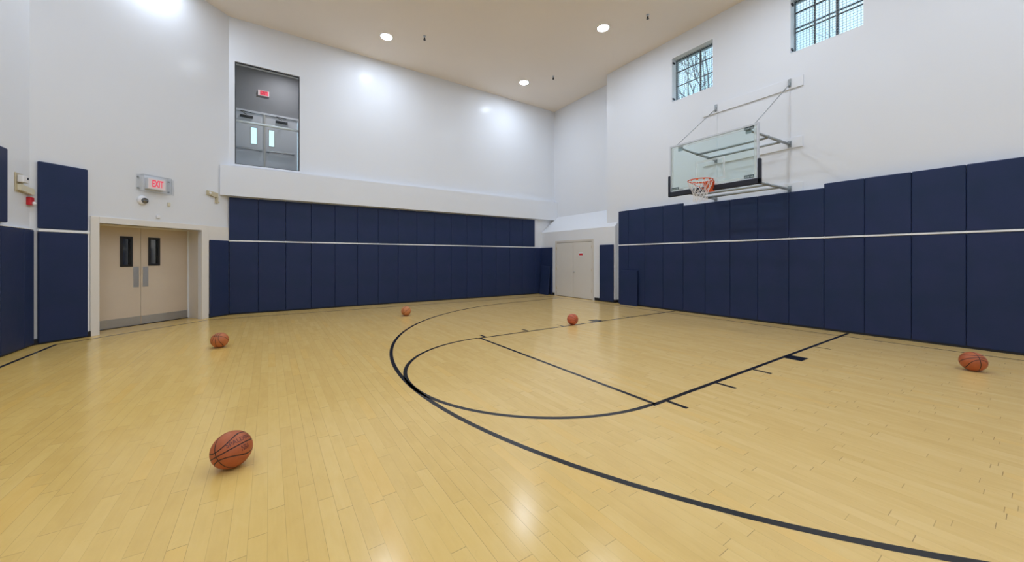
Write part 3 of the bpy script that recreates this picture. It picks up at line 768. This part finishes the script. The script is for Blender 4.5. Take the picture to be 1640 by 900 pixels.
for q in ((ga, ga + r_, gc, gd_), (gb - r_, gb, gc, gd_), (ga, gb, gc, gc + r_), (ga, gb, gd_ - r_, gd_)): box(bm, DIAG, q[0], q[1], gp, gp + .004, q[2], q[3])
make('guard_edge', bm, 'alu', Gd)
for q in ((ga - .05, ga, gc, gd_), (gb, gb + .13, gc + .005, gd_ - .005)):
    bm = bmnew(); box(bm, DIAG, q[0], q[1], 0.002, 0.006, q[2], q[3]); make('guard_flange', bm, 'poly', Gd)
for u in (ga - .022, gb + .025):
    for z in (gc + .06, gd_ - .06):
        bm = bmnew(); disc_lathe(bm, DIAG.p(u, .005, z), (DIAG.n.x, DIAG.n.y, 0), [(0, 0), (.016, 0), (.016, .01), (0, .012)], 12)
        make('guard_screw', bm, 'pipe', Gd)

# dome camera
K = root('security_camera', DIAG.p(0.80, 0, 2.56)); tag(K, 'white dome security camera with black eye below the EXIT sign', 'security camera')
cn = (DIAG.n.x, DIAG.n.y, 0)
bm = bmnew(); disc_lathe(bm, DIAG.p(0.80, 0, 2.655), cn, [(0, 0), (.095, 0), (.098, .012), (.09, .035), (.055, .045), (0, .045)], 32); make('camera_base', bm, 'plastic', K, smooth=True)
bm = bmnew(); disc_lathe(bm, DIAG.p(0.815, 0.04, 2.65), cn, [(.060, 0), (.058, .02), (.045, .04), (.025, .052), (0, .056)], 28); make('camera_dome', bm, 'dglass', K, smooth=True)
bm = bmnew(); box(bm, DIAG, 1.255, 1.30, 0, .03, 2.60, 2.68, bev=.004); tag(make('wall_sensor', bm, 'ivory'), 'tiny cream box on the white wall right of the dome camera', 'sensor')
bm = bmnew(); box(bm, DIAG, 1.04, 1.10, 0, .035, 2.315, 2.375, bev=.006); tag(make('wall_sensor', bm, 'plastic'), 'tiny white box just above the exit door casing', 'sensor')
# bracket right of the doors
B_ = root('wall_bracket', DIAG.p(2.22, 0, 2.9)); tag(B_, 'cream bracket with a hook on the white wall right of the EXIT sign', 'bracket')
bm = bmnew(); prism(bm, [(2.08, 3.10), (2.33, 3.07), (2.33, 2.955), (2.08, 3.0)], lambda p, s: DIAG.p(p[0], (0, .05)[s], p[1])); make('arm', bm, 'tan', B_)
bm = bmnew(); disc_lathe(bm, DIAG.p(2.135, .05, 3.045), cn, [(0, 0), (.026, 0), (.026, .012), (0, .014)], 18); make('bolt', bm, 'plastic', B_)
bm = bmnew(); box(bm, DIAG, 2.285, 2.33, 0, .05, 2.86, 2.955); box(bm, DIAG, 2.285, 2.36, 0.0, .05, 2.83, 2.862); make('hook', bm, 'tan', B_)

# devices on the left wall
S_ = root('wall_strobe', LEFT.p(-5.13, 0, 2.5)); tag(S_, 'small white device box on a tan plate on the left wall, tan arm below', 'wall device')
bm = bmnew(); box(bm, LEFT, -5.24, -5.02, 0, .012, 2.50, 2.80, bev=.003); make('back_plate', bm, 'tan', S_)
bm = bmnew(); box(bm, LEFT, -5.215, -5.055, .012, .08, 2.655, 2.765, bev=.01); make('device_box', bm, 'plastic', S_)
bm = bmnew(); disc_lathe(bm, LEFT.p(-5.17, .08, 2.725), (-1, 0, 0), [(0, 0), (.018, 0), (.018, .006), (0, .008)], 14); make('device_eye', bm, 'black', S_)
bm = bmnew(); prism(bm, [(-5.07, 2.625), (-5.44, 2.60), (-5.47, 2.525), (-5.40, 2.50), (-5.07, 2.53)], lambda p, s: LEFT.p(p[0], (.012, .055)[s], p[1])); make('bracket_arm', bm, 'ivory', S_, label='cream angled arm')
P_ = root('fire_alarm', LEFT.p(-5.385, 0, 2.37)); tag(P_, 'red fire alarm with a white strobe beside the left corner', 'fire alarm')
bm = bmnew(); box(bm, LEFT, -5.46, -5.345, 0, .05, 2.33, 2.46, bev=.006); make('alarm_box', bm, 'red', P_)
bm = bmnew(); disc_lathe(bm, LEFT.p(-5.42, .05, 2.36), (-1, 0, 0), [(0, 0), (.032, 0), (.028, .02), (.012, .032), (0, .034)], 18); make('strobe_lens', bm, 'plastic', P_, smooth=True)

# ------------------------------------------------------------------ basketballs
BALL = ball_material('brown_leather_ball', (0.41, 0.105, 0.037), (0.022, 0.010, 0.010))
BALL2 = ball_material('orange_rubber_ball', (0.46, 0.145, 0.05), (0.03, 0.012, 0.010))
BALL3 = ball_material('red_orange_ball', (0.52, 0.12, 0.055), (0.06, 0.018, 0.014))
BALL4 = ball_material('tan_leather_ball', (0.52, 0.20, 0.075), (0.10, 0.03, 0.015))
RB = 0.121
def orient(x, y, z): return Matrix((x, y, z)).transposed().to_4x4()
def ball(c, R, m, label, text=None):
    bm = bmnew(); bmesh.ops.create_uvsphere(bm, u_segments=64, v_segments=40, radius=RB)
    me = bpy.data.meshes.new('basketball')
    # real grooves along the seams
    for v in bm.verts:
        d = v.co.normalized(); x, y, z = d; s2 = x * x / (x * x + y * y + 1e-5)
        k = min(abs(x), abs(z), abs(abs(z) - (0.235 + .38 * s2)))
        if k < .03: v.co -= d * .0012 * (1 - k / .03)
    bm.to_mesh(me); bm.free(); me.materials.append(m)
    for p in me.polygons: p.use_smooth = True
    o = bpy.data.objects.new('basketball', me); C.objects.link(o)
    o.matrix_world = Matrix.Translation((c[0], c[1], RB)) @ R
    nd = Node(o, Vector(c)); tag(nd, label, 'basketball', 'basketballs on the gym floor')
    if text:
        for (body, size, lon0, lat0, bold, sx) in text:
            bm = bmnew()
            def f(tx, ty):
                lon = lon0 + tx / RB; lat = lat0 - ty / RB
                # lon measured from +y pole along the z=0 seam towards +x
                d = V(math.sin(lon) * math.cos(lat), math.cos(lon) * math.cos(lat), math.sin(lat))
                return d * (RB + .0007)
            lettering(bm, body, size, f, bold=bold, sx=sx, sub=1)
            me2 = bpy.data.meshes.new('ball_lettering'); bm.to_mesh(me2); bm.free(); me2.materials.append(MAT['ltext'])
            q = bpy.data.objects.new('ball_lettering', me2); C.objects.link(q); q.parent = o
    return nd
TSIGN = -1
ball((7.595, 0.822), orient((-0.700, 0.512, 0.497), (0.628, 0.774, 0.087), (-0.340, 0.373, -0.863)), BALL, 'large brown basketball with lettering, nearest the camera at lower left',
     [('SPALDING', 0.042, 1.36, -0.25, .0004, .95), ('NBA', 0.050, 1.42, 0.26, .0008, .55)])
ball((8.047, -3.555), orient((0.250, 0.644, -0.723), (0.289, 0.663, 0.691), (0.924, -0.381, -0.021)), BALL2, 'orange basketball on the floor in front of the beige double doors')
ball((4.503, -5.101), orient((0.60, -0.25, 0.76), (0.75, 0.50, -0.43), (-0.27, 0.83, 0.49)), BALL4, 'pale brown basketball near the far wall pads')
ball((1.873, -1.837), orient((0.80, 0.0, 0.60), (0.0, 1.0, 0.0), (-0.60, 0.0, 0.80)), BALL3, 'reddish basketball resting on the far lane line')
ball((-0.157, 3.430), orient((0.578, -0.814, -0.056), (0.678, 0.440, 0.589), (-0.455, -0.379, 0.806)), BALL, 'brown basketball at the far right, close to the hoop wall pads')

# ------------------------------------------------------------------ outside: bare trees on a slope beyond the windows
def tree(x, y, h, seed, label):
    rnd = random.Random(seed); bm = bmnew()
    def grow(p, d, L, r, lev):
        pts = [p]; q = p.copy(); dd = d.copy(); k = 4
        for i in range(k):
            dd = (dd + V(rnd.uniform(-.12, .12), rnd.uniform(-.12, .12), .03)).normalized(); q = q + dd * L / k; pts.append(q.copy())
        tube(bm, pts, [r * (1 - .55 * i / k) for i in range(k + 1)], 6 if lev < 2 else 4, cap=False)
        if lev >= 5: return
        for c in range(2 if lev == 0 else rnd.choice((2, 3, 3))):
            i = rnd.randint(2, k); a = rnd.uniform(0, 2 * PI); tl = rnd.uniform(.35, .75)
            s = dd.orthogonal().normalized(); t = dd.cross(s)
            nd = (dd + (s * math.cos(a) + t * math.sin(a)) * tl).normalized()
            grow(pts[i], nd, L * rnd.uniform(.6, .8), r * .5, lev + 1)
        grow(pts[-1], dd, L * .72, r * .45, lev + 1)
    grow(V(x, y, -0.1), V(0, 0, 1), h * .42, .16, 0)
    tag(make('bare_tree', bm, 'bark', smooth=True), label, 'tree', 'bare trees outside the clerestory windows')
tree(-9.0, -5.0, 13.5, 3, 'bare tree outside, its forked trunk filling the left clerestory window')
tree(-21.0, -13.5, 19.0, 11, 'thin bare tree further off behind the left clerestory window')
tree(-17.0, 1.5, 16.0, 5, 'bare tree outside, faint behind the right clerestory window')
bm = bmnew(); box(bm, WORLD, -60, -2.6, -50, 50, -0.3, -0.1); struct(make('ground', bm, 'snow', origin='none'))

# ------------------------------------------------------------------ world, camera, colour
w = bpy.data.worlds.new('sky'); sc.world = w; w.use_nodes = True; nt = w.node_tree
bg = nt.nodes['Background']; tc = nt.nodes.new('ShaderNodeTexCoord'); sp = nt.nodes.new('ShaderNodeSeparateXYZ')
link(nt, tc.outputs['Generated'], sp.inputs[0])
cr = nt.nodes.new('ShaderNodeValToRGB'); link(nt, M_(nt, 'MULTIPLY_ADD', sp.outputs[2], 0.5, 0.5), cr.inputs[0])
e = cr.color_ramp.elements
e[0].position = 0.48; e[0].color = (.30, .32, .33, 1); e[1].position = 0.52; e[1].color = (.68, .90, 1.0, 1)
k = cr.color_ramp.elements.new(0.85); k.color = (.30, .68, .95, 1)
nz = nt.nodes.new('ShaderNodeTexNoise'); nz.inputs['Scale'].default_value = 2.2; nz.inputs['Detail'].default_value = 4
link(nt, tc.outputs['Generated'], nz.inputs['Vector'])
mx = nt.nodes.new('ShaderNodeMix'); mx.data_type = 'RGBA'; mr = nt.nodes.new('ShaderNodeMapRange')
mr.inputs['From Min'].default_value = .48; mr.inputs['From Max'].default_value = .62; link(nt, nz.outputs['Fac'], mr.inputs['Value'])
link(nt, mr.outputs[0], mx.inputs['Factor']); link(nt, cr.outputs[0], mx.inputs['A']); mx.inputs['B'].default_value = (.62, .80, .95, 1)
link(nt, mx.outputs['Result'], bg.inputs['Color']); bg.inputs['Strength'].default_value = 1.7

cam = bpy.data.cameras.new('camera'); co = bpy.data.objects.new('camera', cam); C.objects.link(co)
co.location = (7.3798, 3.9978, 1.4475); co.rotation_euler = (PI / 2, 0, -2.1616 - PI / 2)
cam.sensor_fit = 'HORIZONTAL'; cam.sensor_width = 36.0; cam.lens = 36.0 * 580.187 / 1640
cam.shift_y = -(450 - 413.986) / 1640; cam.clip_end = 300; cam.clip_start = 0.05
sc.camera = co
sc.view_settings.view_transform = 'Standard'; sc.view_settings.look = 'None'
sc.view_settings.exposure = 0.0; sc.view_settings.gamma = 1.0; sc.view_settings.use_curve_mapping = False
cy = sc.cycles
cy.use_denoising = True; cy.max_bounces = 10; cy.diffuse_bounces = 6; cy.glossy_bounces = 4; cy.transparent_max_bounces = 12
cy.sample_clamp_indirect = 6.0; cy.caustics_reflective = False; cy.caustics_refractive = False
